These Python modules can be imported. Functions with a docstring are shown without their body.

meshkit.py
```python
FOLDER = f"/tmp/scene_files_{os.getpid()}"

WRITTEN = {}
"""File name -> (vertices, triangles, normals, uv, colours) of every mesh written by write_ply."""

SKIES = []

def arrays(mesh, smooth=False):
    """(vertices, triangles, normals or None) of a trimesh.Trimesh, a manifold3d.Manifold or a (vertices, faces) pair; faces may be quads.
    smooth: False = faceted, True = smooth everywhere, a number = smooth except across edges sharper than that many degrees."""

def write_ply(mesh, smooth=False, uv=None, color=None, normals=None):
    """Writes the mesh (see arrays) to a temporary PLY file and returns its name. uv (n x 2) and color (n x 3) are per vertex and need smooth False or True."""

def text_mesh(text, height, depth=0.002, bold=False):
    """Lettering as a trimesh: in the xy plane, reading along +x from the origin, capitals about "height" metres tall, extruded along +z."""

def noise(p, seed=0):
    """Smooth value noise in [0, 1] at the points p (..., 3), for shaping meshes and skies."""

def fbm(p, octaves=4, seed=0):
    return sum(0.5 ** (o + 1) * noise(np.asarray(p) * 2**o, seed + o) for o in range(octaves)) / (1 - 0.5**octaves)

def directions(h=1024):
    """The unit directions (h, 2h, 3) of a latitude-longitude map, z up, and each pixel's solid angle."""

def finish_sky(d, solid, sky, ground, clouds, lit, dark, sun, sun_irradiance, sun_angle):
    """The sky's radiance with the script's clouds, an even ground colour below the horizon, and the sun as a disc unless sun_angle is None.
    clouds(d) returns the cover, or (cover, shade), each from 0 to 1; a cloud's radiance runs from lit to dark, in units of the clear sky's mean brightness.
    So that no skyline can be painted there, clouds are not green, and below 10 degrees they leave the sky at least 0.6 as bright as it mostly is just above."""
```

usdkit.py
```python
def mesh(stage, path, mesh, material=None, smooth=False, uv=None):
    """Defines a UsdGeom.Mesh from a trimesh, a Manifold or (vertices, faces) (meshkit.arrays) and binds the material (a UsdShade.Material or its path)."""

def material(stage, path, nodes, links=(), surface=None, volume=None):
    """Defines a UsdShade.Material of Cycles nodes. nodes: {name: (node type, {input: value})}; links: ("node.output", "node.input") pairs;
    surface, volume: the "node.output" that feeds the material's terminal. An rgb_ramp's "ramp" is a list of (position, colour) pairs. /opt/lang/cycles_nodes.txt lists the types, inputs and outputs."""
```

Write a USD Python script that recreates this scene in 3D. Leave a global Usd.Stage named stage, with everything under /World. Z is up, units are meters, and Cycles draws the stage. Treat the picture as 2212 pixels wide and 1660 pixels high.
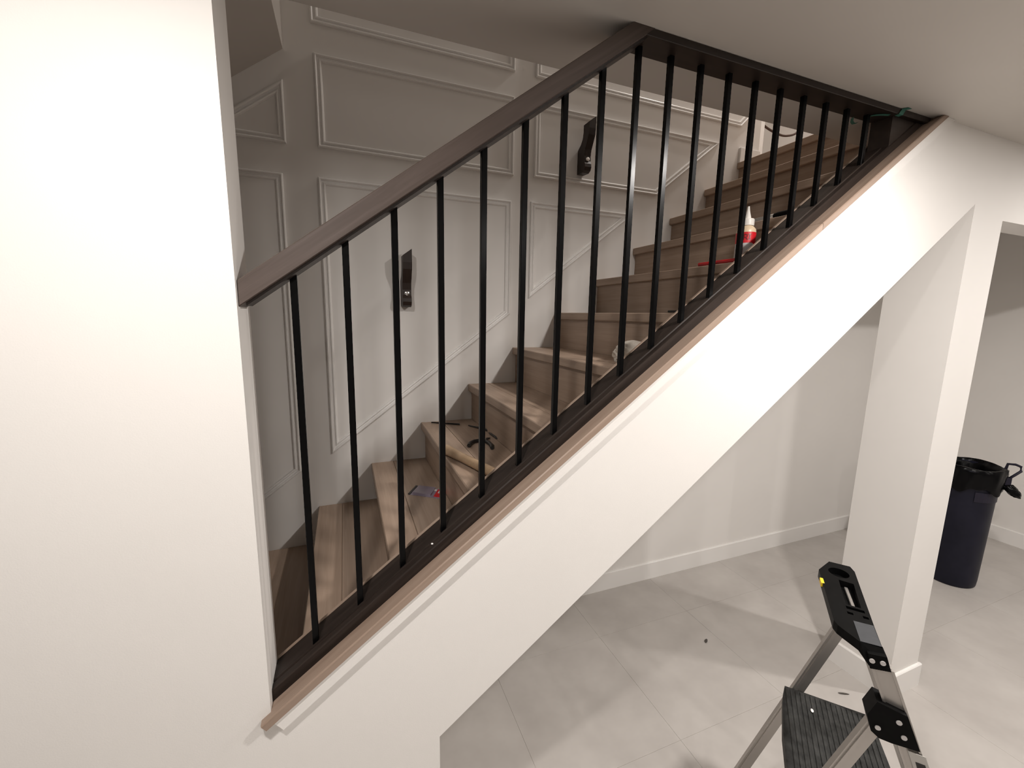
import math
import numpy as np
import trimesh
import manifold3d as m3
from shapely.geometry import Polygon, box as sbox
import usdkit
import meshkit
from pxr import Usd, UsdGeom, UsdLux, UsdShade, Gf, Sdf

stage = Usd.Stage.CreateInMemory()
UsdGeom.SetStageUpAxis(stage, UsdGeom.Tokens.z)
UsdGeom.SetStageMetersPerUnit(stage, 1.0)
world = UsdGeom.Xform.Define(stage, '/World')
stage.SetDefaultPrim(world.GetPrim())
UsdGeom.Scope.Define(stage, '/World/Looks')

# ------------------------------------------------------------------ camera
CAM = np.array([0.0994, -1.0304, 1.7489])
RIGHT = np.array([0.93103649, -0.36447331, 0.01817309])
DOWN = np.array([-0.04136316, -0.15487739, -0.98706742])
FWD = np.array([0.36257433, 0.91824408, -0.15927226])
cam = UsdGeom.Camera.Define(stage, '/World/camera')
M = Gf.Matrix4d(1.0)
for i, r in enumerate((RIGHT, -DOWN, -FWD, CAM)):
    M.SetRow(i, Gf.Vec4d(float(r[0]), float(r[1]), float(r[2]), 1.0 if i == 3 else 0.0))
cam.AddTransformOp().Set(M)
cam.CreateHorizontalApertureAttr(36.0)
cam.CreateVerticalApertureAttr(36.0 * 1660 / 2212)
cam.CreateFocalLengthAttr(36.0 * 917.5 / 2212)
cam.CreateClippingRangeAttr(Gf.Vec2f(0.02, 100.0))
cam.CreateExposureAttr(1.2)

# ------------------------------------------------------------------ lamps
H = 2.464            # ceiling of the lower room
POT = (1.0, 0.95, 0.905)


def disk(name, loc, radius, intensity, color):
    l = UsdLux.DiskLight.Define(stage, '/World/' + name)
    l.AddTranslateOp().Set(Gf.Vec3d(*loc))
    l.CreateRadiusAttr(radius)
    l.CreateIntensityAttr(intensity)
    l.CreateColorAttr(Gf.Vec3f(*color))
    return l


POTS = [(-0.20, -0.79, 285), (1.49, -0.79, 450), (3.40, -0.79, 380), (-0.20, -2.9, 210), (1.49, -2.9, 240), (3.40, -2.9, 160)]
for i, (x, y, e) in enumerate(POTS):
    disk('pot_light_%03d' % i if i else 'pot_light', (x, y, H - 0.006), 0.045, e * 1.5, POT)
disk('hall_light', (3.2, 0.80, 5.15), 0.09, 230, (1.0, 0.93, 0.87))

# ------------------------------------------------------------------ helpers
_used = {}


def numbered(parent, name):
    k = (parent, name)
    n = _used.get(k, 0)
    _used[k] = n + 1
    return name if n == 0 else '%s_%03d' % (name, n)


def path_of(parent):
    return '/World' if parent is None else str(parent.GetPath())


def setdata(prim, label=None, cat=None, group=None, kind=None):
    for k, v in (('label', label), ('category', cat), ('group', group), ('kind', kind)):
        if v:
            prim.SetCustomDataByKey(k, v)


def obj(name, mesh, mat, parent=None, label=None, cat=None, group=None, kind=None, smooth=False):
    pp = path_of(parent)
    p = pp + '/' + numbered(pp, name)
    prim = usdkit.mesh(stage, p, mesh, MAT[mat], smooth=smooth).GetPrim()
    setdata(prim, label, cat, group, kind)
    return prim


def thing(name, label, cat, group=None, kind=None):
    p = '/World/' + numbered('/World', name)
    prim = UsdGeom.Xform.Define(stage, p).GetPrim()
    setdata(prim, label, cat, group, kind)
    return prim


def cat_(*ms):
    return trimesh.util.concatenate(list(ms))


def hull(pts):
    return trimesh.convex.convex_hull(np.asarray(pts, float))


def box(x0, x1, y0, y1, z0, z1, c=0.0):
    """box with chamfered edges"""
    if c <= 0:
        return trimesh.creation.box(bounds=[[x0, y0, z0], [x1, y1, z1]])
    pts = []
    for a in (0, 1, 2):
        for sx in (0, 1):
            for sy in (0, 1):
                for sz in (0, 1):
                    p = [x0 if sx == 0 else x1, y0 if sy == 0 else y1, z0 if sz == 0 else z1]
                    s = (sx, sy, sz)
                    for b in (0, 1, 2):
                        if b != a:
                            p[b] += c if s[b] == 0 else -c
                    pts.append(p)
    return hull(pts)


def prism(poly, axis, lo, hi):
    """extrude a 2-D polygon: axis 'y' -> polygon in (x,z); 'x' -> (y,z); 'z' -> (x,y)"""
    if not isinstance(poly, Polygon) and not hasattr(poly, 'geoms'):
        poly = Polygon(poly)
    parts = []
    for g in getattr(poly, 'geoms', [poly]):
        m = trimesh.creation.extrude_polygon(g, hi - lo, engine='earcut')
        v = m.vertices.copy()
        v[:, 2] += lo
        if axis == 'y':
            w = np.c_[v[:, 0], v[:, 2], v[:, 1]]
            parts.append(trimesh.Trimesh(w, m.faces[:, ::-1], process=False))
        elif axis == 'x':
            w = np.c_[v[:, 2], v[:, 0], v[:, 1]]
            parts.append(trimesh.Trimesh(w, m.faces, process=False))
        else:
            parts.append(trimesh.Trimesh(v, m.faces, process=False))
    return cat_(*parts)


def tube(pts, r, sides=10, cap=True):
    p = np.asarray(pts, float)
    r = np.broadcast_to(np.asarray(r, float), (len(p),))
    t = np.gradient(p, axis=0)
    t /= np.linalg.norm(t, axis=1, keepdims=True) + 1e-12
    up = np.array([0.13, 0.21, 0.97])
    if abs(t[0] @ up) > 0.9:
        up = np.array([0.9, 0.3, 0.1])
    a = np.cross(t, up)
    a /= np.linalg.norm(a, axis=1, keepdims=True)
    b = np.cross(t, a)
    ang = np.arange(sides) * 2 * np.pi / sides
    v = p[:, None] + r[:, None, None] * (np.cos(ang)[None, :, None] * a[:, None] + np.sin(ang)[None, :, None] * b[:, None])
    n = len(p)
    f = []
    for i in range(n - 1):
        for j in range(sides):
            k = (j + 1) % sides
            f += [[i * sides + j, i * sides + k, (i + 1) * sides + k], [i * sides + j, (i + 1) * sides + k, (i + 1) * sides + j]]
    v = v.reshape(-1, 3)
    if cap:
        v = np.vstack([v, p[0], p[-1]])
        for j in range(sides):
            k = (j + 1) % sides
            f.append([n * sides, k, j])
            f.append([n * sides + 1, (n - 1) * sides + j, (n - 1) * sides + k])
    m = trimesh.Trimesh(v, f, process=False)
    m.fix_normals()
    return m


def lathe(profile, center, n=40):
    """profile of (r, z)"""
    m = trimesh.creation.revolve(np.asarray(profile, float), sections=n)
    m.apply_translation(center)
    m.fix_normals()
    return m


def to_man(m):
    m = trimesh.Trimesh(m.vertices, m.faces, process=True)
    return m3.Manifold(m3.Mesh(np.asarray(m.vertices, np.float32), np.asarray(m.faces, np.uint32)))


def from_man(a):
    k = a.to_mesh()
    return trimesh.Trimesh(k.vert_properties[:, :3], k.tri_verts, process=False)


# ------------------------------------------------------------------ materials
MAT = {}


def simple(name, color, rough=0.5, metallic=0.0, spec=0.5, **kw):
    d = {'base_color': color, 'roughness': rough, 'metallic': metallic, 'specular_ior_level': spec}
    d.update(kw)
    MAT[name] = usdkit.material(stage, '/World/Looks/' + name, {'p': ('principled_bsdf', d)}, surface='p.BSDF')


def mottled(name, c0, c1, scale, rough=0.5, spec=0.4, bump=0.0, bscale=200.0, detail=5.0):
    nodes = {'t': ('texture_coordinate', {}),
             'n': ('noise_texture', {'scale': scale, 'detail': detail, 'roughness': 0.6}),
             'r': ('rgb_ramp', {'ramp': [(0.3, c0), (0.7, c1)]}),
             'p': ('principled_bsdf', {'roughness': rough, 'specular_ior_level': spec})}
    links = [('t.object', 'n.vector'), ('n.fac', 'r.fac'), ('r.color', 'p.base_color')]
    if bump:
        nodes['bn'] = ('noise_texture', {'scale': bscale, 'detail': 2.0})
        nodes['b'] = ('bump', {'strength': bump, 'distance': 0.002})
        links += [('t.object', 'bn.vector'), ('bn.fac', 'b.height'), ('b.normal', 'p.normal')]
    MAT[name] = usdkit.material(stage, '/World/Looks/' + name, nodes, links, surface='p.BSDF')


def wood(name, dark, mid, light, along='x', tilt=0.0, rough=0.45, spec=0.4, fine=70.0, vary=0.12):
    """grain runs along one axis (after an optional tilt about y)"""
    sc = [1.0, 1.0, 1.0]
    sc['xyz'.index(along)] = 0.045
    nodes = {'t': ('texture_coordinate', {}),
             'm0': ('mapping', {'rotation': (0.0, tilt, 0.0)}),
             'm1': ('mapping', {'scale': tuple(sc)}),
             'o': ('object_info', {}),
             'add': ('mix', {'mix_type': 'add', 'fac': 1.0}),
             'n': ('noise_texture', {'scale': fine, 'detail': 6.0, 'roughness': 0.62, 'distortion': 0.6}),
             'n2': ('noise_texture', {'scale': 14.0, 'detail': 3.0, 'roughness': 0.5, 'distortion': 1.2}),
             'mx': ('mix_float', {'fac': 0.5}),
             'r': ('rgb_ramp', {'ramp': [(0.28, dark), (0.5, mid), (0.72, light)]}),
             'mr': ('map_range', {'value': 0.5, 'from_min': 0.0, 'from_max': 1.0, 'to_min': 1.0 - vary, 'to_max': 1.0 + vary}),
             'h': ('hsv', {}),
             'b': ('bump', {'strength': 0.25, 'distance': 0.0006}),
             'p': ('principled_bsdf', {'roughness': rough, 'specular_ior_level': spec})}
    links = [('t.object', 'm0.vector'), ('m0.vector', 'm1.vector'),
             ('m1.vector', 'add.color1'), ('o.random', 'add.color2'),
             ('add.color', 'n.vector'), ('add.color', 'n2.vector'),
             ('n.fac', 'mx.a'), ('n2.fac', 'mx.b'), ('mx.result', 'r.fac'),
             ('o.random', 'mr.value'), ('mr.result', 'h.value'), ('r.color', 'h.color'), ('h.color', 'p.base_color'),
             ('n.fac', 'b.height'), ('b.normal', 'p.normal')]
    MAT[name] = usdkit.material(stage, '/World/Looks/' + name, nodes, links, surface='p.BSDF')


# slope of the stair: z = A0 + B0 x + v, v = 0 where the balusters meet the bottom rail
A0, B0 = 0.9521, 0.7471
TH = math.atan(B0)
SC = math.sin(TH) * math.cos(TH)
mottled('wall_paint', (0.80, 0.775, 0.745), (0.82, 0.795, 0.765), 3.0, rough=0.62, spec=0.25, bump=0.05, bscale=320.0)
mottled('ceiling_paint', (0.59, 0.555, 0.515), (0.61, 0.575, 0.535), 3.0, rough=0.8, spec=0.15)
mottled('plain_paint', (0.42, 0.40, 0.38), (0.46, 0.44, 0.42), 3.0, rough=0.7, spec=0.2)
mottled('trim_paint', (0.83, 0.81, 0.785), (0.84, 0.82, 0.795), 4.0, rough=0.4, spec=0.4)
mottled('vinyl', (0.445, 0.415, 0.39), (0.545, 0.515, 0.485), 3.5, rough=0.42, spec=0.4, bump=0.12, bscale=30.0, detail=9.0)
simple('grout', (0.42, 0.385, 0.35), 0.8)
wood('oak_tread', (0.28, 0.198, 0.145), (0.36, 0.265, 0.20), (0.44, 0.335, 0.26), along='y', fine=60.0)
wood('oak_cap', (0.24, 0.168, 0.125), (0.32, 0.235, 0.182), (0.40, 0.305, 0.24), along='x', tilt=TH, fine=60.0, vary=0.03)
wood('walnut_slope', (0.010, 0.007, 0.0055), (0.024, 0.017, 0.014), (0.048, 0.036, 0.030), along='x', tilt=TH, rough=0.5, spec=0.15, fine=55.0, vary=0.05)
wood('walnut_rail', (0.040, 0.027, 0.022), (0.066, 0.048, 0.040), (0.108, 0.083, 0.073), along='x', tilt=TH, rough=0.42, fine=55.0, vary=0.05)
wood('walnut_flat', (0.012, 0.0075, 0.006), (0.020, 0.013, 0.010), (0.034, 0.023, 0.018), along='x', rough=0.45, fine=55.0, vary=0.05)
wood('walnut_upright', (0.015, 0.008, 0.006), (0.024, 0.014, 0.010), (0.036, 0.022, 0.016), along='z', rough=0.45, fine=55.0, vary=0.05)
wood('pale_handle', (0.30, 0.20, 0.118), (0.42, 0.29, 0.18), (0.52, 0.375, 0.245), along='x', tilt=0.0, rough=0.35, fine=40.0, vary=0.03)
simple('black_metal', (0.0015, 0.0015, 0.0017), 0.24, 0.0, 0.15)
simple('black_tool', (0.012, 0.011, 0.010), 0.4)
simple('steel', (0.60, 0.59, 0.57), 0.3, 1.0)
simple('chrome', (0.85, 0.85, 0.84), 0.12, 1.0)
simple('aluminium', (0.50, 0.475, 0.45), 0.38, 0.85)
mottled('black_plastic', (0.0025, 0.0025, 0.0025), (0.0045, 0.0045, 0.0045), 60.0, rough=0.45, spec=0.07)
mottled('gray_plastic', (0.038, 0.040, 0.044), (0.048, 0.050, 0.055), 60.0, rough=0.5)
mottled('step_rubber', (0.008, 0.008, 0.0075), (0.042, 0.042, 0.040), 38.0, rough=0.6, spec=0.3, detail=8.0)
simple('yellow', (0.85, 0.58, 0.03), 0.4)
mottled('bin_plastic', (0.005, 0.0052, 0.013), (0.012, 0.012, 0.024), 7.0, rough=0.45, spec=0.25, detail=6.0)
simple('bag_plastic', (0.0015, 0.0015, 0.002), 0.25, 0.0, 0.15)
simple('bin_handle', (0.016, 0.014, 0.026), 0.45, 0.0, 0.3)
simple('glue_white', (0.82, 0.78, 0.72), 0.35)
simple('glue_cream', (0.72, 0.56, 0.38), 0.35)
simple('label_red', (0.60, 0.012, 0.02), 0.35)
simple('label_dark_red', (0.16, 0.008, 0.01), 0.4)
simple('label_gray', (0.52, 0.50, 0.49), 0.4)
simple('label_white', (0.78, 0.76, 0.74), 0.4)
simple('pencil_red', (0.50, 0.008, 0.012), 0.4)
mottled('cloth', (0.62, 0.57, 0.50), (0.76, 0.71, 0.64), 30.0, rough=0.95, spec=0.1)
simple('pack_plastic', (0.28, 0.24, 0.30), 0.18, 0.0, 0.6)
simple('tape_green', (0.045, 0.16, 0.12), 0.6)
simple('cable_brown', (0.06, 0.03, 0.02), 0.5)
simple('label_paper', (0.45, 0.43, 0.40), 0.5)
simple('chip_dark', (0.08, 0.07, 0.06), 0.8)

# ------------------------------------------------------------------ the setting
YF, YB = -0.062, 0.055       # faces of the wall that carries the stair railing
W = 1.087                    # panelled wall behind the stair
XJ = -0.0912                 # left jamb
LX, RX, RY = -3.4, 5.026, -4.4
STR = 'structure'


def vline(x, v):
    return A0 + B0 * x + v


# floor and its tiles
floor = obj('floor', box(LX - 0.1, RX + 0.1, RY - 0.1, W + 0.1, -0.12, -0.0012), 'grout', label='beige vinyl tile floor of the basement room', cat='floor', kind=STR)
T = 0.617
nx0, nx1 = math.floor((LX - 0.727) / T), math.ceil((RX - 0.727) / T)
ny0, ny1 = math.floor((RY - 0.118) / T), math.ceil((W - 0.118) / T)
for i in range(nx0, nx1):
    for j in range(ny0, ny1):
        x0, x1 = max(LX, 0.727 + T * i + 0.0004), min(RX, 0.727 + T * (i + 1) - 0.0004)
        y0, y1 = max(RY, 0.118 + T * j + 0.0004), min(W, 0.118 + T * (j + 1) - 0.0004)
        if x1 - x0 > 0.01 and y1 - y0 > 0.01:
            obj('tile', box(x0, x1, y0, y1, -0.006, 0.0, 0.0004), 'vinyl', floor)

# front wall with the stair opening, the opening under the stair and the passage at the right
UE = -0.539
stair_hole = Polygon([(XJ, vline(XJ, -0.055)), (2.3, vline(2.3, -0.055)), (2.3, 3.5), (XJ, 3.5)])
under_hole = Polygon([(0.2925, -1), (2.405, -1), (2.405, vline(2.405, UE)), (0.2925, vline(0.2925, UE))])
passage = sbox(2.628, -1, RX + 1, 2.168)
wf = sbox(LX, 0, RX, H).difference(stair_hole).difference(under_hole).difference(passage)
obj('wall_front', prism(wf, 'y', YF, YB), 'wall_paint', label='white wall with the sloping stair opening and passage', cat='wall', kind=STR)
obj('pillar', box(2.405, 2.628, YB, 0.198, 0, H), 'wall_paint', label='white pillar below the upper end of the stair', cat='pillar', kind=STR)

# back wall, upper part beside the flight and lower part behind the pillar
wb = Polygon([(-1.7, 0), (RX, 0), (RX, H), (2.575, H), (2.575, 5.2), (-1.7, 5.2)])
wall_back = obj('wall_back', prism(wb, 'y', W, W + 0.12), 'wall_paint', label='white panelled wall along the far side of the staircase', cat='wall', kind=STR)


def offset_poly(P, d):
    """inward offset of a counter-clockwise polygon with mitred corners"""
    P = np.asarray(P, float)
    n = len(P)
    out = []
    for i in range(n):
        a, b, c = P[i - 1], P[i], P[(i + 1) % n]
        e1, e2 = (b - a) / np.linalg.norm(b - a), (c - b) / np.linalg.norm(c - b)
        n1, n2 = np.array([-e1[1], e1[0]]), np.array([-e2[1], e2[0]])
        A = np.array([n1, n2])
        out.append(np.linalg.solve(A, np.array([n1 @ b + d, n2 @ b + d])))
    return np.array(out)


PROFILE = [(0.0, 0.0), (0.0, 0.008), (0.002, 0.0125), (0.006, 0.0135), (0.010, 0.010), (0.0115, 0.006), (0.018, 0.0045), (0.0195, 0.009), (0.023, 0.0105), (0.027, 0.0085), (0.0295, 0.004), (0.031, 0.0)]


def moulding(P):
    P = np.asarray(P, float)
    x, y = P[:, 0], P[:, 1]
    if np.sum(x * np.roll(y, -1) - np.roll(x, -1) * y) < 0:
        P = P[::-1]
    n = len(P)
    rings = [np.c_[offset_poly(P, d)[:, 0], np.full(n, W + 0.001 - h), offset_poly(P, d)[:, 1]] for d, h in PROFILE]
    v = np.vstack(rings)
    f = []
    for r in range(len(rings) - 1):
        for i in range(n):
            k = (i + 1) % n
            f += [[r * n + i, r * n + k, (r + 1) * n + k], [r * n + i, (r + 1) * n + k, (r + 1) * n + i]]
    return trimesh.Trimesh(v, np.array(f), process=False)


S = 0.7545
PANELS = [
    [(-0.41, 2.437), (-0.092, 2.437), (-0.092, 2.678)],
    [(-0.62, 0.632), (-0.113, 1.015), (-0.113, 2.318), (-0.62, 2.318)],
    [(0.022, 2.912), (0.920, 2.912), (0.920, 3.9), (0.022, 3.9)],
    [(0.028, 2.440), (0.920, 2.440), (0.920, 2.802), (0.028, 2.802)],
    [(0.022, 1.085), (0.912, 1.085 + S * 0.890), (0.912, 2.320), (0.022, 2.320)],
    [(1.031, 2.910), (2.403, 2.910), (2.50, 3.005), (2.50, 3.8), (1.031, 3.8)],
    [(1.033, 2.448), (1.807, 2.448), (2.245, 2.795), (1.033, 2.795)],
    [(1.018, 1.840), (1.655, 2.328), (1.018, 2.328)],
]
for P in PANELS:
    obj('panel_moulding', moulding(P), 'trim_paint', wall_back)

# other walls of the lower room
obj('wall_left', box(LX - 0.1, LX, RY, YF, 0, H), 'plain_paint', label='grey-beige left wall of the room behind the camera', cat='wall', kind=STR)
obj('wall_right', box(RX, RX + 0.1, RY, W + 0.12, 0, H), 'wall_paint', label='white wall behind the garbage bin', cat='wall', kind=STR)
obj('wall_rear', box(LX - 0.1, RX + 0.1, RY - 0.1, RY, 0, H), 'plain_paint', label='grey-beige wall behind the camera', cat='wall', kind=STR)
# ceiling with the stair opening
ce = sbox(LX - 0.1, RY - 0.1, RX + 0.1, W).difference(sbox(-1.6, 0.205, 2.43, W + 1))
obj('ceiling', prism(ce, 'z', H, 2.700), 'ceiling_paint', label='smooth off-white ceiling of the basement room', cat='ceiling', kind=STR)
# stair shaft and upper hall
obj('wall_shaft', box(-1.7, -1.6, YB, W + 0.12, 0, 5.2), 'wall_paint', label='white end wall of the stair shaft', cat='wall', kind=STR)
obj('wall_upper', box(-1.7, 5.1, 0.105, 0.205, 2.700, 5.2), 'wall_paint', label='white near wall of the upper stair shaft', cat='wall', kind=STR)
obj('wall_hall', cat_(box(2.455, 5.1, 3.6, 3.7, 2.45, 5.2), box(5.0, 5.1, 0.205, 3.6, 2.706, 5.2), box(2.455, 2.575, W + 0.12, 3.6, 2.45, 5.2)), 'wall_paint', label='white walls of the upper hall beyond the stair top', cat='wall', kind=STR)
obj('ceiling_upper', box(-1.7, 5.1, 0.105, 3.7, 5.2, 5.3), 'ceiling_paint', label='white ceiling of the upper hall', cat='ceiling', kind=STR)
sx = -0.085
sof = Polygon([(-1.6, 2.794 - 0.76 * (sx + 1.6) * -1 * -1), (sx, 2.794), (sx, 5.2), (-1.6, 5.2)])
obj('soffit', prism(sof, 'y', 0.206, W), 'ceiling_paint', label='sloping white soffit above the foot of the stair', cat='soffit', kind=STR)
obj('floor_upper', cat_(box(2.44, 5.0, 0.206, W, 2.701, 2.7055), box(2.575, 5.0, W + 0.0, 3.6, 2.465, 2.7055)), 'oak_tread', label='oak floor of the upper hall', cat='floor', kind=STR)
us = Polygon([(0.02, 0.0), (0.30, 0.0), (0.30, vline(0.30, -0.50)), (2.405, vline(2.405, -0.50)), (2.405, H - 0.001), (2.60, H - 0.001), (2.60, H), (2.39, H), (0.02, vline(0.02, -0.40))])
us = Polygon([(0.14, 0.0), (0.262, 0.0), (0.262, vline(0.262, -0.50)), (2.19, vline(2.19, -0.50)), (2.405, H - 0.012), (2.405, H - 0.001), (2.38, H - 0.001), (0.14, vline(0.14, -0.42))])
obj('stair_soffit', prism(us, 'y', YB, W), 'wall_paint', label='white plastered underside of the staircase', cat='soffit', kind=STR)

# baseboards
BH = 0.118


def bprof(d=0.013):
    return [(0, 0), (d, 0), (d, BH - 0.004), (d - 0.004, BH), (0, BH)]


obj('baseboard_back', prism([(W - a, b) for a, b in bprof()], 'x', 0.263, RX), 'trim_paint', label='white baseboard along the wall under the stair', cat='baseboard', kind=STR)
obj('baseboard_right', prism([(RX - a, b) for a, b in bprof()], 'y', RY, W - 0.014), 'trim_paint', label='white baseboard behind the garbage bin', cat='baseboard', kind=STR)
pb = cat_(prism([(2.405 - a, b) for a, b in bprof()], 'y', YF - 0.013, 0.211),
          prism([(YF - a, b) for a, b in bprof()], 'x', 2.405, 2.641),
          prism([(2.628 + a, b) for a, b in bprof()], 'y', YF, 0.211))
obj('baseboard_pillar', pb, 'trim_paint', label='white baseboard around the foot of the pillar', cat='baseboard', kind=STR)
obj('baseboard_front', prism([(YF - a, b) for a, b in bprof()], 'x', LX, 0.2925), 'trim_paint', label='white baseboard along the front wall', cat='baseboard', kind=STR)
obj('baseboard_hall', box(2.409, 2.574, W - 0.016, W, 2.7056, 2.7925, 0.002), 'trim_paint', label='short white baseboard at the top of the stair', cat='baseboard', kind=STR)


def sloped(profile, x0, x1, perp0=False, perp1=False, zcap=None):
    """profile of (y, v) swept up the slope of the stair"""
    pr = np.asarray(profile, float)
    n = len(pr)
    tri = trimesh.creation.extrude_polygon(Polygon(pr), 1.0, engine='earcut')
    v = tri.vertices
    u = v[:, 2]
    off = v[:, 1] * SC
    xa = x0 - (off if perp0 else 0)
    xb = x1 - (off if perp1 else 0)
    x = xa + (xb - xa) * u
    w = np.c_[x, v[:, 0], A0 + B0 * x + v[:, 1]]
    m = trimesh.Trimesh(w, tri.faces, process=False)
    if zcap is not None:
        a = to_man(m).trim_by_plane((0, 0, -1), -zcap)
        m = from_man(a)
    m.fix_normals()
    return m


# oak cap on the sloping wall, with its white strip below
c = 0.003
cap = thing('trim_1', 'pale oak cap board on the sloping stair wall', 'trim', kind=STR)


def cap_piece(xa, xb, first):
    lip = [(-0.0805, -0.0555), (YF, -0.0555), (YF, -0.033), (-0.0805 + c, -0.033), (-0.0805, -0.033 - c)]
    main = [(YF, -0.0555), (0.0625, -0.0555), (0.0625, -0.033), (YF, -0.033)]
    a_ = to_man(sloped(lip, -0.126 if first else xa, xb, perp0=first, zcap=H - 0.0005))
    b_ = to_man(sloped(main, xa, xb, zcap=H - 0.0005))
    return from_man(a_ + b_)


obj('cap_board', cap_piece(XJ, 1.5195, True), 'oak_cap', cap)
obj('cap_board', cap_piece(1.5205, 2.3, False), 'oak_cap', cap)
obj('trim_2', sloped([(-0.0755, -0.0945), (YF, -0.0945), (YF, -0.0556), (-0.0755, -0.0556)], -0.112, 2.2, perp0=True, zcap=H - 0.0005), 'wall_paint', label='thin white strip below the oak cap board', cat='trim', kind=STR)
obj('trim_3', box(2.866, 2.902, W + 0.25, W + 0.34, 2.7056, 4.8), 'trim_paint', label='bright narrow white casing at the top of the stair', cat='trim', kind=STR)

# ------------------------------------------------------------------ the staircase
stair = thing('staircase', 'straight oak staircase with pale treads beside the panelled wall', 'staircase')
RUN, RISE, X0, Z0 = 0.24546, 0.18763, -0.0485, 0.830
NT = 0.036            # nosing thickness
for k in range(-4, 11):
    xn, zn = X0 + RUN * k, Z0 + RISE * k
    ya = 0.0645 if k < 9 else 0.207
    ya2 = ya if k < 8 else 0.207
    yb = W - 0.001
    nose = box(xn, xn + 0.105, ya, yb, zn - NT, zn, 0.003)
    obj('nosing', nose, 'oak_tread', stair)
    if k < 10:
        obj('tread_plank', box(xn + 0.1056, xn + RUN + 0.020, ya, yb, zn - 0.022, zn - 0.0004, 0.0008), 'oak_tread', stair)
    else:
        obj('tread_plank', box(xn + 0.1056, xn + 0.26, ya, yb, zn - 0.0055, zn - 0.0004, 0.0008), 'oak_tread', stair)
    zr = max(zn - RISE, 0.0)
    obj('riser', box(xn + 0.020, xn + 0.034, ya2 if k < 10 else ya, yb, zr, zn - NT, 0.0), 'oak_tread', stair)
# pale skirting strip of the stair along the inner side of the railing
obj('skirt_board', sloped([(0.0556, -0.30), (0.064, -0.30), (0.064, 0.0035), (0.0556, 0.0035)], XJ + 0.001, 1.98), 'oak_cap', stair)

# ------------------------------------------------------------------ the railing
rail = thing('stair_railing', 'dark wood stair railing with slim black square balusters', 'railing')
ZU = 2.4445
VT, VB = 0.9225, 0.8720
# bottom rail: base, back strip, front strip with a groove between
obj('bottom_rail', sloped([(-0.035, -0.0328), (0.0552, -0.0328), (0.0552, 0.001), (-0.010, 0.001), (-0.0115, -0.004), (-0.0145, -0.004), (-0.016, -0.001), (-0.032, -0.002), (-0.035, -0.005)], XJ + 0.0005, 2.3, zcap=H - 0.0005), 'walnut_slope', rail)
hp = [(-0.0495, VB + 0.002), (-0.0475, VB), (0.029, VB), (0.031, VB + 0.002), (0.031, VT - 0.002), (0.029, VT), (-0.0475, VT), (-0.0495, VT - 0.002)]
hr = obj('handrail', sloped(hp, XJ + 0.0005, 1.4, zcap=H - 0.0005), 'walnut_rail', rail)
obj('fillet_strip', sloped([(-0.040, VB - 0.0065), (0.022, VB - 0.0065), (0.022, VB), (-0.040, VB)], XJ + 0.012, 1.4, zcap=ZU), 'walnut_flat', rail)
obj('ceiling_rail', box(0.806, 2.055, -0.0492, 0.031, ZU, H - 0.0005, 0.0015), 'walnut_flat', rail)
hb = 0.0070
for i in range(18):
    x = 0.105 * i + 0.004
    zb = vline(x, -0.006)
    zt = min(vline(x, VB + 0.004), ZU + 0.004)
    obj('baluster', box(x - hb, x + hb, -hb, hb, zb, zt, 0.0008), 'black_metal', rail)
blk = Polygon([(1.872, vline(1.872, -0.004)), (2.0, ZU + 0.002), (1.872, ZU + 0.002)])
obj('end_block', prism(blk, 'y', -0.032, 0.034), 'walnut_flat', rail)

# ------------------------------------------------------------------ corbel brackets on the panelled wall


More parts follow.
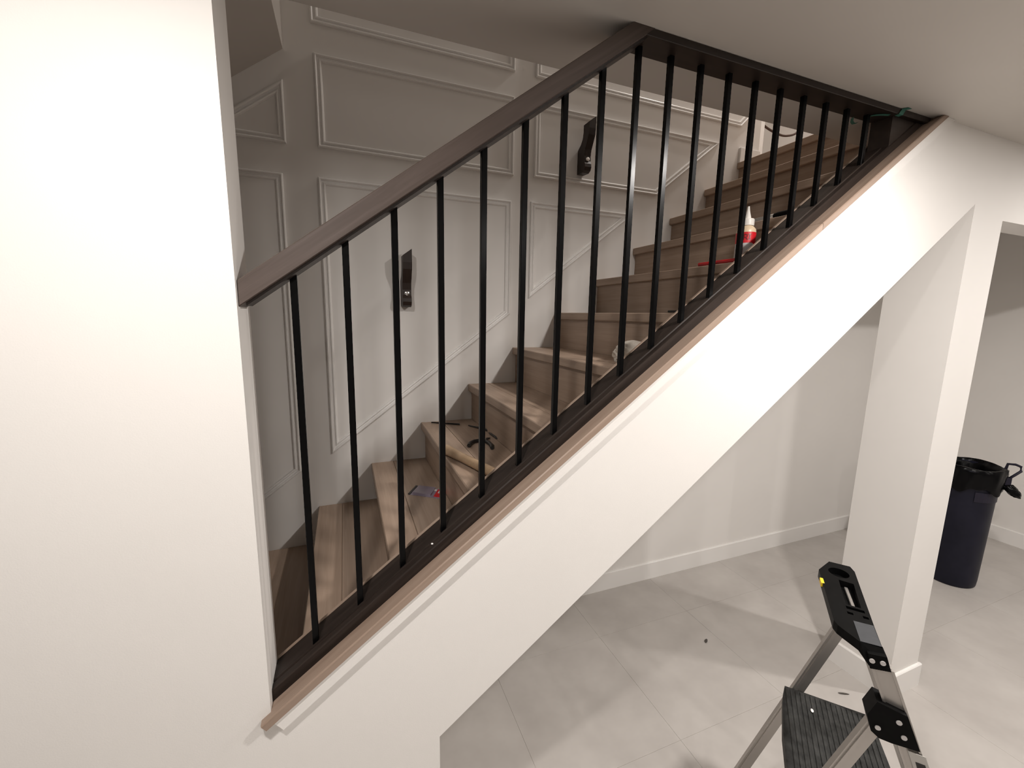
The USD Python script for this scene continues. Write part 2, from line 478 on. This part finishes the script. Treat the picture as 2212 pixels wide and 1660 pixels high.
def bracket(x0, x1, zb, label):
    b = thing('handrail_bracket', label, 'bracket', group=None)
    prof = [(0.0, 0.0), (0.055, -0.004), (0.072, 0.004), (0.080, 0.020), (0.078, 0.036), (0.070, 0.050), (0.068, 0.075), (0.074, 0.105), (0.092, 0.140), (0.104, 0.165), (0.108, 0.195),
            (0.108, 0.240), (0.052, 0.240), (0.052, 0.190), (0.046, 0.160), (0.030, 0.138), (0.006, 0.122), (0.0, 0.116)]
    m = prism([(W - d, zb + z) for d, z in prof], 'x', x0, x1)
    # top cut along the slope of the stair
    v = m.vertices
    top = v[:, 2] > zb + 0.235
    v[top, 2] += (v[top, 0] - x0) * 0.75 - 0.016
    obj('corbel', m, 'walnut_upright', b)
    xm = (x0 + x1) / 2
    plug = lathe([(0, 0), (0.010, 0), (0.0115, 0.003), (0.0095, 0.006), (0.003, 0.0075), (0.0022, 0.0045), (0, 0.0045)], (0, 0, 0), 20)
    plug.apply_transform(trimesh.transformations.rotation_matrix(math.pi / 2, (1, 0, 0)))
    plug.apply_translation((xm, W - 0.0705, zb + 0.058))
    obj('screw_cap', plug, 'chrome', b, smooth=40)
    return b


bracket(0.357, 0.397, 1.783, 'dark wooden corbel bracket on the panel behind the third baluster from the left')
bracket(1.284, 1.322, 2.492, 'upper dark wooden corbel bracket with a bright screw cap, below the handrail peak')

# ------------------------------------------------------------------ things lying on the stairs


def tz(k):
    return Z0 + RISE * k


# glue bottle
bx, by, bz = 1.535, 0.215, tz(6)
g = thing('glue_bottle', 'glue bottle with red label and white pointed nozzle on a stair tread', 'bottle')
R = 0.034
obj('body', lathe([(0, 0), (R - 0.004, 0), (R, 0.004), (R, 0.118), (R - 0.002, 0.130), (R - 0.010, 0.140), (0.016, 0.146), (0, 0.146)], (bx, by, bz), 48), 'glue_cream', g, smooth=40)


def wrap(a0, a1, z0, z1, r, n=24, lower=None):
    """curved label sheet between two angles"""
    a = np.linspace(a0, a1, n)
    v, f = [], []
    for i, t in enumerate(a):
        zl = z0 if lower is None else lower(i / (n - 1))
        v += [[bx + r * math.cos(t), by + r * math.sin(t), bz + zl], [bx + r * math.cos(t), by + r * math.sin(t), bz + z1]]
        if i:
            q = 2 * i
            f += [[q - 2, q, q + 1], [q - 2, q + 1, q - 1]]
    return trimesh.Trimesh(v, f, process=False)


ac = math.atan2(CAM[1] - by, CAM[0] - bx)       # the side of the bottle that faces the room
obj('label_sheet', wrap(ac - 1.5, ac + 1.5, 0.012, 0.085, R + 0.0003), 'label_gray', g)
obj('label_band', wrap(ac - 1.75, ac + 1.75, 0.078, 0.117, R + 0.0006, lower=lambda t: 0.078 - 0.010 * max(0.0, (t - 0.70) * 6) * (t < 0.86) - 0.010 * max(0.0, (t - 0.86)) * 3), 'label_red', g, label='red label band')
obj('label_panel', wrap(ac - 0.95, ac - 0.18, 0.014, 0.070, R + 0.0006), 'label_dark_red', g, label='dark red label panel')


def letters(text, h, a_mid, z0, r):
    m = meshkit.text_mesh(text, h, 0.0004, bold=True)
    v = m.vertices.copy()
    wd = v[:, 0].max()
    a = a_mid + (v[:, 0] - wd / 2) / r
    rr = r + v[:, 2]
    return trimesh.Trimesh(np.c_[bx + rr * np.cos(a), by + rr * np.sin(a), bz + z0 + v[:, 1]], m.faces, process=False)


obj('lettering', letters('RI', 0.020, ac + 0.12, 0.089, R + 0.0008), 'label_dark_red', g, label='dark letters on the red band')
obj('cap', lathe([(0, 0.143), (0.0235, 0.143), (0.0245, 0.146), (0.0245, 0.165), (0.0225, 0.168), (0, 0.168)], (bx, by, bz), 36), 'glue_white', g, smooth=30)
obj('nozzle', lathe([(0, 0.166), (0.013, 0.166), (0.0115, 0.175), (0.0055, 0.200), (0.0048, 0.206), (0.0038, 0.214), (0, 0.215)], (bx, by, bz), 28), 'glue_white', g, smooth=40)

# red carpenter pencil at the nosing
p0, p1 = np.array([1.436, 0.335, tz(6) + 0.008]), np.array([1.440, 0.155, tz(6) + 0.008])
pc = thing('carpenter_pencil', 'red carpenter pencil lying along a tread edge left of the glue bottle', 'pencil')
obj('shaft', tube([p0, p1], 0.0075, 8), 'pencil_red', pc)
d = (p1 - p0) / np.linalg.norm(p1 - p0)
obj('sharpened_tip', tube([p1, p1 + d * 0.012, p1 + d * 0.022], [0.0072, 0.004, 0.001], 8), 'pale_handle', pc)

# chisel
ch = thing('chisel', 'chisel with a black handle and bright ferrule on the tread above the glue bottle', 'chisel')
zc = tz(7) + 0.014
c0, c1 = np.array([1.70, 0.36, zc - 0.006]), np.array([1.70, 0.085, zc])
dc = c1 - c0


def on_c(t):
    return c0 + dc * t


obj('blade', box(1.687, 1.713, on_c(0.36)[1], 0.36, zc - 0.011, zc + 0.003, 0.001), 'steel', ch)
obj('ferrule', tube([on_c(0.36), on_c(0.46)], 0.0115, 20), 'chrome', ch, smooth=40)
obj('handle', tube([on_c(0.46), on_c(0.52), on_c(0.75), on_c(0.97), on_c(1.0)], [0.011, 0.0135, 0.0125, 0.0145, 0.010], 16), 'black_plastic', ch, smooth=40)

# black hex key sticking out past the nosing of tread 5
hk = [np.array([1.176, 0.195, tz(5) + 0.005]), np.array([1.188, 0.140, tz(5) + 0.005]), np.array([1.200, 0.085, tz(5) + 0.004])]
obj('hex_key', tube(hk, 0.004, 6), 'black_tool', label='small black hex key on a tread edge above the white rag', cat='tool')

# crumpled rag
m = trimesh.creation.icosphere(subdivisions=5, radius=1.0)
v = m.vertices.copy()
n = meshkit.fbm(v * 1.3 + 7.3, 2, seed=3) - 0.5
n2 = np.abs(meshkit.fbm(v * 1.7 + 2.1, 2, seed=9) - 0.5)
r = 1 + 0.6 * n - 0.6 * np.maximum(0, 0.09 - n2)
v = v * r[:, None] * np.array([0.074, 0.085, 0.056])
v[:, 2] = np.maximum(v[:, 2], -0.030) + 0.030
v += np.array([1.115, 0.300, tz(4)])
obj('rag', trimesh.Trimesh(v, m.faces, process=False), 'cloth', label='crumpled white rag on a tread behind the bottom rail', cat='rag', smooth=True)

# thin tools on tread 2
z2 = tz(2)
obj('nail_punch', tube([(0.489, 1.051, z2 + 0.005), (0.53, 1.026, z2 + 0.005), (0.615, 0.973, z2 + 0.005)], [0.003, 0.0038, 0.0042], 8), 'black_tool', label='straight dark rod lying on the tread close to the panelled wall', cat='tool')
pn = thing('marker_pen', 'slim dark pen with a bright clip on the same tread as the wooden handle', 'pen')
obj('barrel', tube([(0.652, 0.943, z2 + 0.003), (0.682, 0.885, z2 + 0.005), (0.716, 0.808, z2 + 0.006)], [0.0028, 0.0045, 0.0055], 10), 'black_tool', pn)
obj('clip', box(0.690, 0.696, 0.835, 0.880, z2 + 0.0105, z2 + 0.013, 0.0), 'chrome', pn)
obj('cap_end', tube([(0.712, 0.822, z2 + 0.007), (0.722, 0.800, z2 + 0.009)], [0.006, 0.0085], 10), 'black_tool', pn)
obj('drill_bit', tube([(0.706, 0.782, z2 + 0.004), (0.708, 0.755, z2 + 0.005), (0.710, 0.690, z2 + 0.007), (0.711, 0.672, z2 + 0.006)], [0.003, 0.0055, 0.0065, 0.004], 10), 'black_tool', label='short dark bit lying beside the end of the pen', cat='tool')
clp = thing('spring_clamp', 'small curved black clamp lying on the tread behind the fifth baluster', 'clamp')
cp = np.array([(0.561, 0.612), (0.575, 0.640), (0.599, 0.662), (0.625, 0.668), (0.645, 0.650), (0.652, 0.615), (0.650, 0.575), (0.642, 0.552)])
obj('jaw', tube([(a, b, z2 + 0.008) for a, b in cp], [0.008, 0.009, 0.0085, 0.008, 0.008, 0.009, 0.010, 0.008], 10), 'black_tool', clp, smooth=50)
obj('lever', tube([(0.646, 0.645, z2 + 0.010), (0.657, 0.668, z2 + 0.012), (0.676, 0.682, z2 + 0.010)], [0.006, 0.006, 0.003], 8), 'black_tool', clp)

# wooden handle
hs = np.array([0.448, 0.560, z2 + 0.021])
he = np.array([0.600, 0.085, z2 + 0.021])
tt = [0, 0.03, 0.10, 0.25, 0.5, 0.8, 1.0]
rr = [0.012, 0.021, 0.0185, 0.0165, 0.0175, 0.019, 0.018]
obj('tool_handle', tube([hs + (he - hs) * t for t in tt], rr, 20), 'pale_handle', label='pale turned wooden tool handle lying across a lower tread', cat='handle', smooth=50)

# blister pack on tread 1
z1 = tz(1)
pk = thing('blister_pack', 'small clear blister pack with a red printed end on the second visible tread', 'package')
q = np.array([(0.318, 0.648), (0.362, 0.724), (0.478, 0.640), (0.440, 0.560)])


def quad(t0, t1, s0, s1, z, h):
    def P(t, s):
        return (1 - s) * ((1 - t) * q[0] + t * q[3]) + s * ((1 - t) * q[1] + t * q[2])
    c4 = [P(t0, s0), P(t1, s0), P(t1, s1), P(t0, s1)]
    return hull([(a[0], a[1], z) for a in c4] + [(a[0], a[1], z + h) for a in c4])


obj('card', quad(0, 1, 0, 1, z1, 0.0012), 'pack_plastic', pk)
obj('clear_shell', quad(0.08, 0.62, 0.10, 0.92, z1 + 0.0012, 0.008), 'pack_plastic', pk)
obj('printed_end', quad(0.70, 1.0, 0.1, 0.9, z1 + 0.0012, 0.0008), 'label_red', pk, label='red printed end')
obj('print_mark', quad(0.76, 0.84, 0.5, 0.75, z1 + 0.002, 0.0006), 'label_white', pk)
obj('print_mark', quad(0.90, 0.99, 0.12, 0.30, z1 + 0.002, 0.0006), 'label_white', pk)
obj('print_mark', quad(0.62, 0.69, 0.72, 0.88, z1 + 0.0012, 0.0012), 'label_white', pk)
obj('blade', quad(-0.03, 0.03, 0.0, 1.0, z1 + 0.0012, 0.003), 'black_tool', pk)

# green painter's tape at the end of the ceiling rail


def strip(pts, w, name, label):
    p = np.asarray(pts, float)
    wv_ = np.asarray(w, float)
    v = np.vstack([p - wv_ / 2, p + wv_ / 2])
    n_ = len(p)
    f = []
    for i in range(n_ - 1):
        f += [[i, i + 1, n_ + i + 1], [i, n_ + i + 1, n_ + i]]
    a = trimesh.Trimesh(v, f, process=False)
    nrm = np.zeros_like(v)
    for t in a.faces:
        k = np.cross(v[t[1]] - v[t[0]], v[t[2]] - v[t[0]])
        for s in t:
            nrm[s] += k
    nrm /= np.linalg.norm(nrm, axis=1, keepdims=True)
    vv = np.vstack([v, v + nrm * 0.0006])
    ff = [list(t) for t in f] + [[t[0] + 2 * n_, t[2] + 2 * n_, t[1] + 2 * n_] for t in f]
    obj(name, trimesh.Trimesh(vv, ff, process=False), 'tape_green', label=label, cat='tape')


strip([(1.905, -0.062, 2.4632), (1.893, -0.0505, 2.4615), (1.884, -0.0508, 2.450), (1.880, -0.0505, 2.4435), (1.878, -0.040, 2.4425)], (0.022, 0, 0), 'masking_tape', 'green masking tape folded over the front of the ceiling rail')
strip([(1.800, -0.004, 2.4425), (1.806, -0.016, 2.4420), (1.826, -0.026, 2.4425), (1.850, -0.034, 2.4428)], (0.006, 0.010, 0), 'masking_tape', 'thin green masking tape strip under the end of the ceiling rail')
strip([(1.760, 0.028, 2.4430), (1.768, 0.034, 2.4340), (1.778, 0.034, 2.4290), (1.790, 0.030, 2.4320)], (0.004, 0.012, 0), 'masking_tape', 'drooping dark green masking tape end behind the last balusters')

# cable hanging in the upper hall
cb = np.array([(2.928, 1.387, 3.17), (2.935, 1.387, 3.135), (2.961, 1.387, 3.118), (3.04, 1.387, 3.098), (3.147, 1.387, 3.083), (3.225, 1.387, 3.098), (3.290, 1.387, 3.121), (3.345, 1.387, 3.20)])
tck = np.linspace(0, 7, 40)
cable = np.c_[[np.interp(tck, range(8), cb[:, i]) for i in range(3)]].T
for _ in range(6):
    cable[1:-1] = (cable[:-2] + 2 * cable[1:-1] + cable[2:]) / 4
cable = np.vstack([cable[0] + [0.0, 0, 2.0], cable, cable[-1] + [0.05, 0, 2.0]])
obj('cable', tube(cable, 0.0075, 8), 'cable_brown', label='brown electric cable hanging in a loop at the top of the stair', cat='cable', smooth=50)

# ------------------------------------------------------------------ step stool in front of the pillar
wv, uv = np.array([0.759, 0.651, 0.0]), np.array([0.651, -0.759, 0.0])
wv /= np.linalg.norm(wv)
uv = np.array([wv[1], -wv[0], 0.0])
N0 = np.array([1.142, -0.578, 0.0])


def L(m):
    """local (w, u, z) to world"""
    v = np.asarray(m.vertices)
    return trimesh.Trimesh(N0 + v[:, :1] * wv + v[:, 1:2] * uv + v[:, 2:3] * np.array([0, 0, 1.0]), np.asarray(m.faces)[:, ::-1], process=False)


def bar_wu(p0, p1, hw, hu):
    """rectangular bar between two points of the local frame (section given along w and u)"""
    p0, p1 = np.array(p0, float), np.array(p1, float)
    pts = []
    for p in (p0, p1):
        for a in (-1, 1):
            for b in (-1, 1):
                pts.append(p + [a * hw, b * hu, 0])
    return hull(pts)


stool = thing('step_stool', 'folding aluminium step stool with black top handle at the lower right', 'step stool')
WN, WF_ = 0.020, 0.365
# right-hand rails: from the handle down to the floor
for wn in (WN, WF_):
    a, b = (wn, 0.0019, 1.015), (wn, 0.392, 0.022)
    core = L(bar_wu(a, b, 0.010, 0.0165))
    obj('front_rail', core, 'aluminium', stool)
    obj('rail_flange', L(cat_(bar_wu((wn - 0.001, 0.0204, 1.012), (wn - 0.001, 0.4105, 0.022), 0.0122, 0.0025), bar_wu((wn - 0.001, -0.0150, 1.012), (wn - 0.001, 0.3735, 0.022), 0.0122, 0.0025))), 'aluminium', stool)
    obj('foot', L(bar_wu((wn, 0.388, 0.03), (wn, 0.40, 0.0), 0.018, 0.026)), 'black_plastic', stool)
# left-hand legs
for wn in (WN + 0.004, 0.393):
    a, b = ((wn, 0.033, 0.905), (wn, -0.254, 0.022)) if wn > 0.2 else ((wn, 0.017, 0.885), (wn, -0.274, 0.022))
    obj('rear_leg', L(cat_(bar_wu(a, b, 0.009, 0.0155), bar_wu((wn - 0.0095, a[1] - 0.006, a[2]), (wn - 0.0095, b[1] - 0.006, b[2]), 0.003, 0.004))), 'aluminium', stool)
    obj('foot', L(bar_wu((wn, b[1] + 0.003, 0.03), (wn, b[1] - 0.007, 0.0), 0.016, 0.024)), 'black_plastic', stool)

# side brackets where legs and rails meet
brk = [(-0.012, 0.899), (0.001, 0.938), (0.053, 0.927), (0.082, 0.856), (0.035, 0.852), (0.014, 0.853), (-0.001, 0.864)]


def plate(poly, w0, w1):
    m = prism(poly, 'x', w0, w1)      # polygon in (u, z), extruded along w
    return m


for wn, s in ((WN, -1), (WF_, 1)):
    w0, w1 = (wn - 0.024, wn + 0.020) if s < 0 else (wn - 0.020, wn + 0.018)
    bp = obj('hinge_bracket', L(plate(brk, w0, w1)), 'black_plastic', stool)
    for (u_, z_) in ((0.041, 0.907), (0.009, 0.8775), (0.053, 0.876)):
        e = w0 if s < 0 else w1
        m = trimesh.creation.cylinder(radius=0.0052, height=0.004, sections=16)
        m.apply_transform(trimesh.transformations.rotation_matrix(math.pi / 2, (0, 1, 0)))
        m.apply_translation((e, u_, z_))
        obj('rivet', L(m), 'label_gray', bp)

# moulded top handle with tool holes
ZT = 1.052
outline = Polygon([(0.372, -0.041), (0.370, 0.008), (0.345, 0.014), (0.09, 0.003), (0.018, 0.001), (0.018, -0.038), (0.046, -0.062), (0.058, -0.071), (0.074, -0.076), (0.308, -0.074)])
holes = [Polygon([(0.316 + 0.025 * math.cos(t), -0.027 + 0.024 * math.sin(t)) for t in np.linspace(0, 2 * math.pi, 28)[:-1]]),
         Polygon([(0.160, -0.038), (0.158, -0.008), (0.272, -0.002), (0.276, -0.034)]),
         Polygon([(0.140, -0.040), (0.152, -0.040), (0.150, -0.004), (0.139, -0.004)]),
         Polygon([(0.118, -0.042), (0.128, -0.042), (0.127, -0.030), (0.118, -0.030)]),
         Polygon([(0.116, -0.012), (0.126, -0.012), (0.125, -0.001), (0.116, -0.001)])]
top = outline
for h in holes:
    top = top.difference(h)
hd = obj('top_handle', L(prism(top, 'z', ZT - 0.022, ZT)), 'black_plastic', stool)
obj('tray_floor', L(prism(outline.buffer(-0.006), 'z', ZT - 0.024, ZT - 0.019)), 'black_plastic', stool)
# near end that wraps down over the rail
obj('end_cap', L(hull([(0.018, -0.038, ZT), (0.018, 0.001, ZT), (0.0, -0.022, 1.014), (0.0, 0.0125, 1.020), (0.040, -0.022, 1.012), (0.040, 0.0125, 1.018), (0.045, -0.058, ZT - 0.004), (0.045, 0.0, ZT)])), 'black_plastic', stool)
obj('grip_pad', L(hull([(w_, u_, z_) for (w_, u_) in ((0.092, -0.036), (0.094, 0.0015), (0.0205, 0.0), (0.0185, -0.037)) for z_ in (ZT - 0.002, ZT + 0.0012)])), 'gray_plastic', stool, label='grey grip pad')
for wn, s in ((WN, -1), (WF_, 1)):
    poly = [(-0.026, ZT - 0.012), (0.006, ZT - 0.008), (0.0165, 1.013), (-0.0185, 1.007)]
    w0, w1 = (0.0015, wn + 0.016) if s < 0 else (wn - 0.016, wn + 0.012)
    sk = obj('rail_socket', L(plate(poly, w0, w1)), 'black_plastic', stool)
    for u_, z_ in ((-0.0175, 1.0265), (0.0005, 1.0285)):
        m = trimesh.creation.cylinder(radius=0.0050, height=0.008, sections=16)
        m.apply_transform(trimesh.transformations.rotation_matrix(math.pi / 2, (0, 1, 0)))
        m.apply_translation((0.0030 if s < 0 else w1, u_, z_))
        obj('rivet', L(m), 'label_gray', sk)
obj('level_vial', L(box(0.236, 0.262, -0.0785, -0.0705, ZT - 0.012, ZT + 0.0008, 0.001)), 'yellow', stool, label='small yellow insert')
obj('inner_bar', L(box(0.165, 0.268, -0.022, -0.014, ZT - 0.019, ZT - 0.012, 0.001)), 'aluminium', stool)

# ribbed platform
ZP = 0.595
pl = Polygon([(0.382, -0.104), (0.382, 0.100), (0.36, 0.112), (0.02, 0.128), (0.0, 0.12), (0.0, -0.118), (0.06, -0.122), (0.20, -0.122), (0.34, -0.112)])
plat = obj('platform', L(prism(pl, 'z', ZP - 0.030, ZP)), 'step_rubber', stool)
for i in range(17):
    u0 = -0.104 + 0.0130 * i
    obj('tread_rib', L(box(0.012, 0.374, u0, u0 + 0.0075, ZP, ZP + 0.0028, 0.0008)), 'step_rubber', plat)
# lower step
ZL = 0.30
lo = Polygon([(0.375, 0.06), (0.375, 0.26), (0.01, 0.27), (0.01, 0.05)])
low = obj('lower_step', L(prism(lo, 'z', ZL - 0.03, ZL)), 'step_rubber', stool)
# paper sticker on the near rail
lab = L(bar_wu((WN - 0.0157, 0.080, 0.842), (WN - 0.0157, 0.110, 0.765), 0.0005, 0.0145))
st = obj('sticker', lab, 'label_paper', stool)
obj('sticker_mark', L(bar_wu((WN - 0.0164, 0.088, 0.823), (WN - 0.0164, 0.094, 0.806), 0.0004, 0.008)), 'black_tool', st)
# support between platform and rails
for wa in (0.002, 0.372):
    obj('platform_support', L(box(wa, wa + 0.010, -0.085, 0.160, ZP - 0.045, ZP - 0.030)), 'aluminium', stool)
sp = trimesh.creation.icosphere(subdivisions=2, radius=1.0)
sp.apply_scale([0.007, 0.004, 0.0015])
sp.apply_translation((0.315, -0.040, ZP + 0.0036))
obj('paint_spot', L(sp), 'label_white', stool)

# ------------------------------------------------------------------ garbage bin beside the right wall
BC = np.array([3.95, 0.372, 0.0])
bn = thing('garbage_bin', 'tall dark blue garbage bin with a black bag liner beyond the pillar', 'garbage bin')
rb, rt, hb_ = 0.130, 0.150, 0.82
obj('body', lathe([(0, 0.0), (rb - 0.008, 0.0), (rb, 0.010), (rb + 0.003, 0.05), (rt - 0.008, hb_ - 0.14), (rt - 0.006, hb_ - 0.12), (rt + 0.004, hb_ - 0.115), (rt + 0.006, hb_ - 0.02), (rt + 0.012, hb_ - 0.005), (rt + 0.006, hb_), (rt - 0.006, hb_ - 0.004), (rt - 0.012, hb_ - 0.12), (rb - 0.01, 0.02), (0, 0.016)], BC, 64), 'bin_plastic', bn, smooth=40)
# bag liner: crumpled skirt over the rim and down inside
th = np.linspace(0, 2 * math.pi, 97)[:-1]
prof = [(rt + 0.010, hb_ - 0.13), (rt + 0.015, hb_ - 0.08), (rt + 0.018, hb_ - 0.02), (rt + 0.014, hb_ + 0.012), (rt + 0.002, hb_ + 0.014), (rt - 0.016, hb_ - 0.02), (rt - 0.03, hb_ - 0.12), (rt - 0.05, hb_ - 0.3), (0.02, hb_ - 0.34)]
vv, ff = [], []
for i, (r_, z_) in enumerate(prof):
    for t in th:
        a = math.cos(7 * t + i) * 0.003 + math.sin(17 * t - 2 * i) * 0.002 + math.sin(3 * t + 0.5) * 0.004
        dz = (math.sin(5 * t + 1) * 0.018 + math.sin(11 * t) * 0.008) if i == 0 else math.sin(4 * t + 0.4 * i) * 0.004
        vv.append([BC[0] + (r_ + a) * math.cos(t), BC[1] + (r_ + a) * math.sin(t), z_ + dz])
ns = len(th)
for i in range(len(prof) - 1):
    for j in range(ns):
        k = (j + 1) % ns
        ff += [[i * ns + j, i * ns + k, (i + 1) * ns + k], [i * ns + j, (i + 1) * ns + k, (i + 1) * ns + j]]
obj('bag_liner', trimesh.Trimesh(vv, ff, process=False), 'bag_plastic', bn, smooth=60)
rd = np.array([0.333, -0.943, 0.0])
td = np.array([0.943, 0.333, 0.0])
up = np.array([0, 0, 1.0])


def P(r_, t_, z_):
    return BC + rd * r_ + td * t_ + up * z_


obj('side_handle', tube([P(rt - 0.012, 0.03, hb_ - 0.010), P(rt + 0.004, 0.03, hb_ + 0.016), P(rt + 0.008, 0.03, hb_ + 0.046), P(rt + 0.040, 0.03, hb_ + 0.050), P(rt + 0.062, 0.02, hb_ + 0.044), P(rt + 0.066, 0.01, hb_ + 0.018), P(rt + 0.044, 0.0, hb_ - 0.012), P(rt + 0.028, 0.0, hb_ - 0.035), P(rt + 0.030, 0.0, hb_ - 0.070)], 0.0075, 10), 'bin_handle', bn, smooth=60)
obj('handle_mount', hull([P(rt + a, b, hb_ + c_) for a in (0.0, 0.036) for b in (-0.025, 0.025) for c_ in (-0.095, -0.035)]), 'bin_handle', bn)
kn = trimesh.creation.icosphere(subdivisions=4, radius=1.0)
v = kn.vertices.copy()
v *= (1 + 0.5 * (meshkit.fbm(v * 1.8 + 3.0, 3, seed=5) - 0.5))[:, None]
v = v[:, :1] * rd * 0.042 + v[:, 1:2] * td * 0.036 + v[:, 2:3] * up * 0.032 + P(rt + 0.046, -0.01, hb_ - 0.112) + (v[:, :1] * -0.45) * up * 0.05
obj('bag_knot', trimesh.Trimesh(v, kn.faces, process=False), 'bag_plastic', bn, smooth=True)
lp = [P(math.cos(t) * (rt - 0.004), math.sin(t) * (rt - 0.004), z_) for t in np.linspace(-1.25, -0.15, 12) for z_ in (hb_ - 0.205, hb_ - 0.140)]
lf = []
for i in range(11):
    lf += [[2 * i, 2 * i + 2, 2 * i + 3], [2 * i, 2 * i + 3, 2 * i + 1]]
obj('worn_band', trimesh.Trimesh(lp, lf, process=False), 'bin_handle', bn)

# ------------------------------------------------------------------ debris
dv = trimesh.creation.icosphere(subdivisions=2, radius=1.0)


def bit(name, loc, sc, rot, mat, label, cat):
    m = trimesh.Trimesh(dv.vertices * (1 + 0.5 * (meshkit.noise(dv.vertices * 2.2 + 11 * loc[0]) - 0.5))[:, None], dv.faces, process=False)
    m.apply_scale(sc)
    m.apply_transform(trimesh.transformations.rotation_matrix(rot, (0, 0, 1)))
    m.apply_translation(loc)
    obj(name, m, mat, label=label, cat=cat)


bit('debris_chip', (1.877, 0.503, 0.006), (0.013, 0.007, 0.007), 0.6, 'chip_dark', 'tiny dark chip on the floor under the stair', 'debris')
bit('wood_sliver', (2.238, 0.021, 0.003), (0.024, 0.004, 0.003), -0.5, 'chip_dark', 'thin sliver of debris on the floor beside the step stool', 'debris')
bit('paint_crumb', (0.286, -0.022, vline(0.286, 0.003)), (0.003, 0.003, 0.002), 0.0, 'label_white', 'white paint crumb on the bottom rail', 'debris')
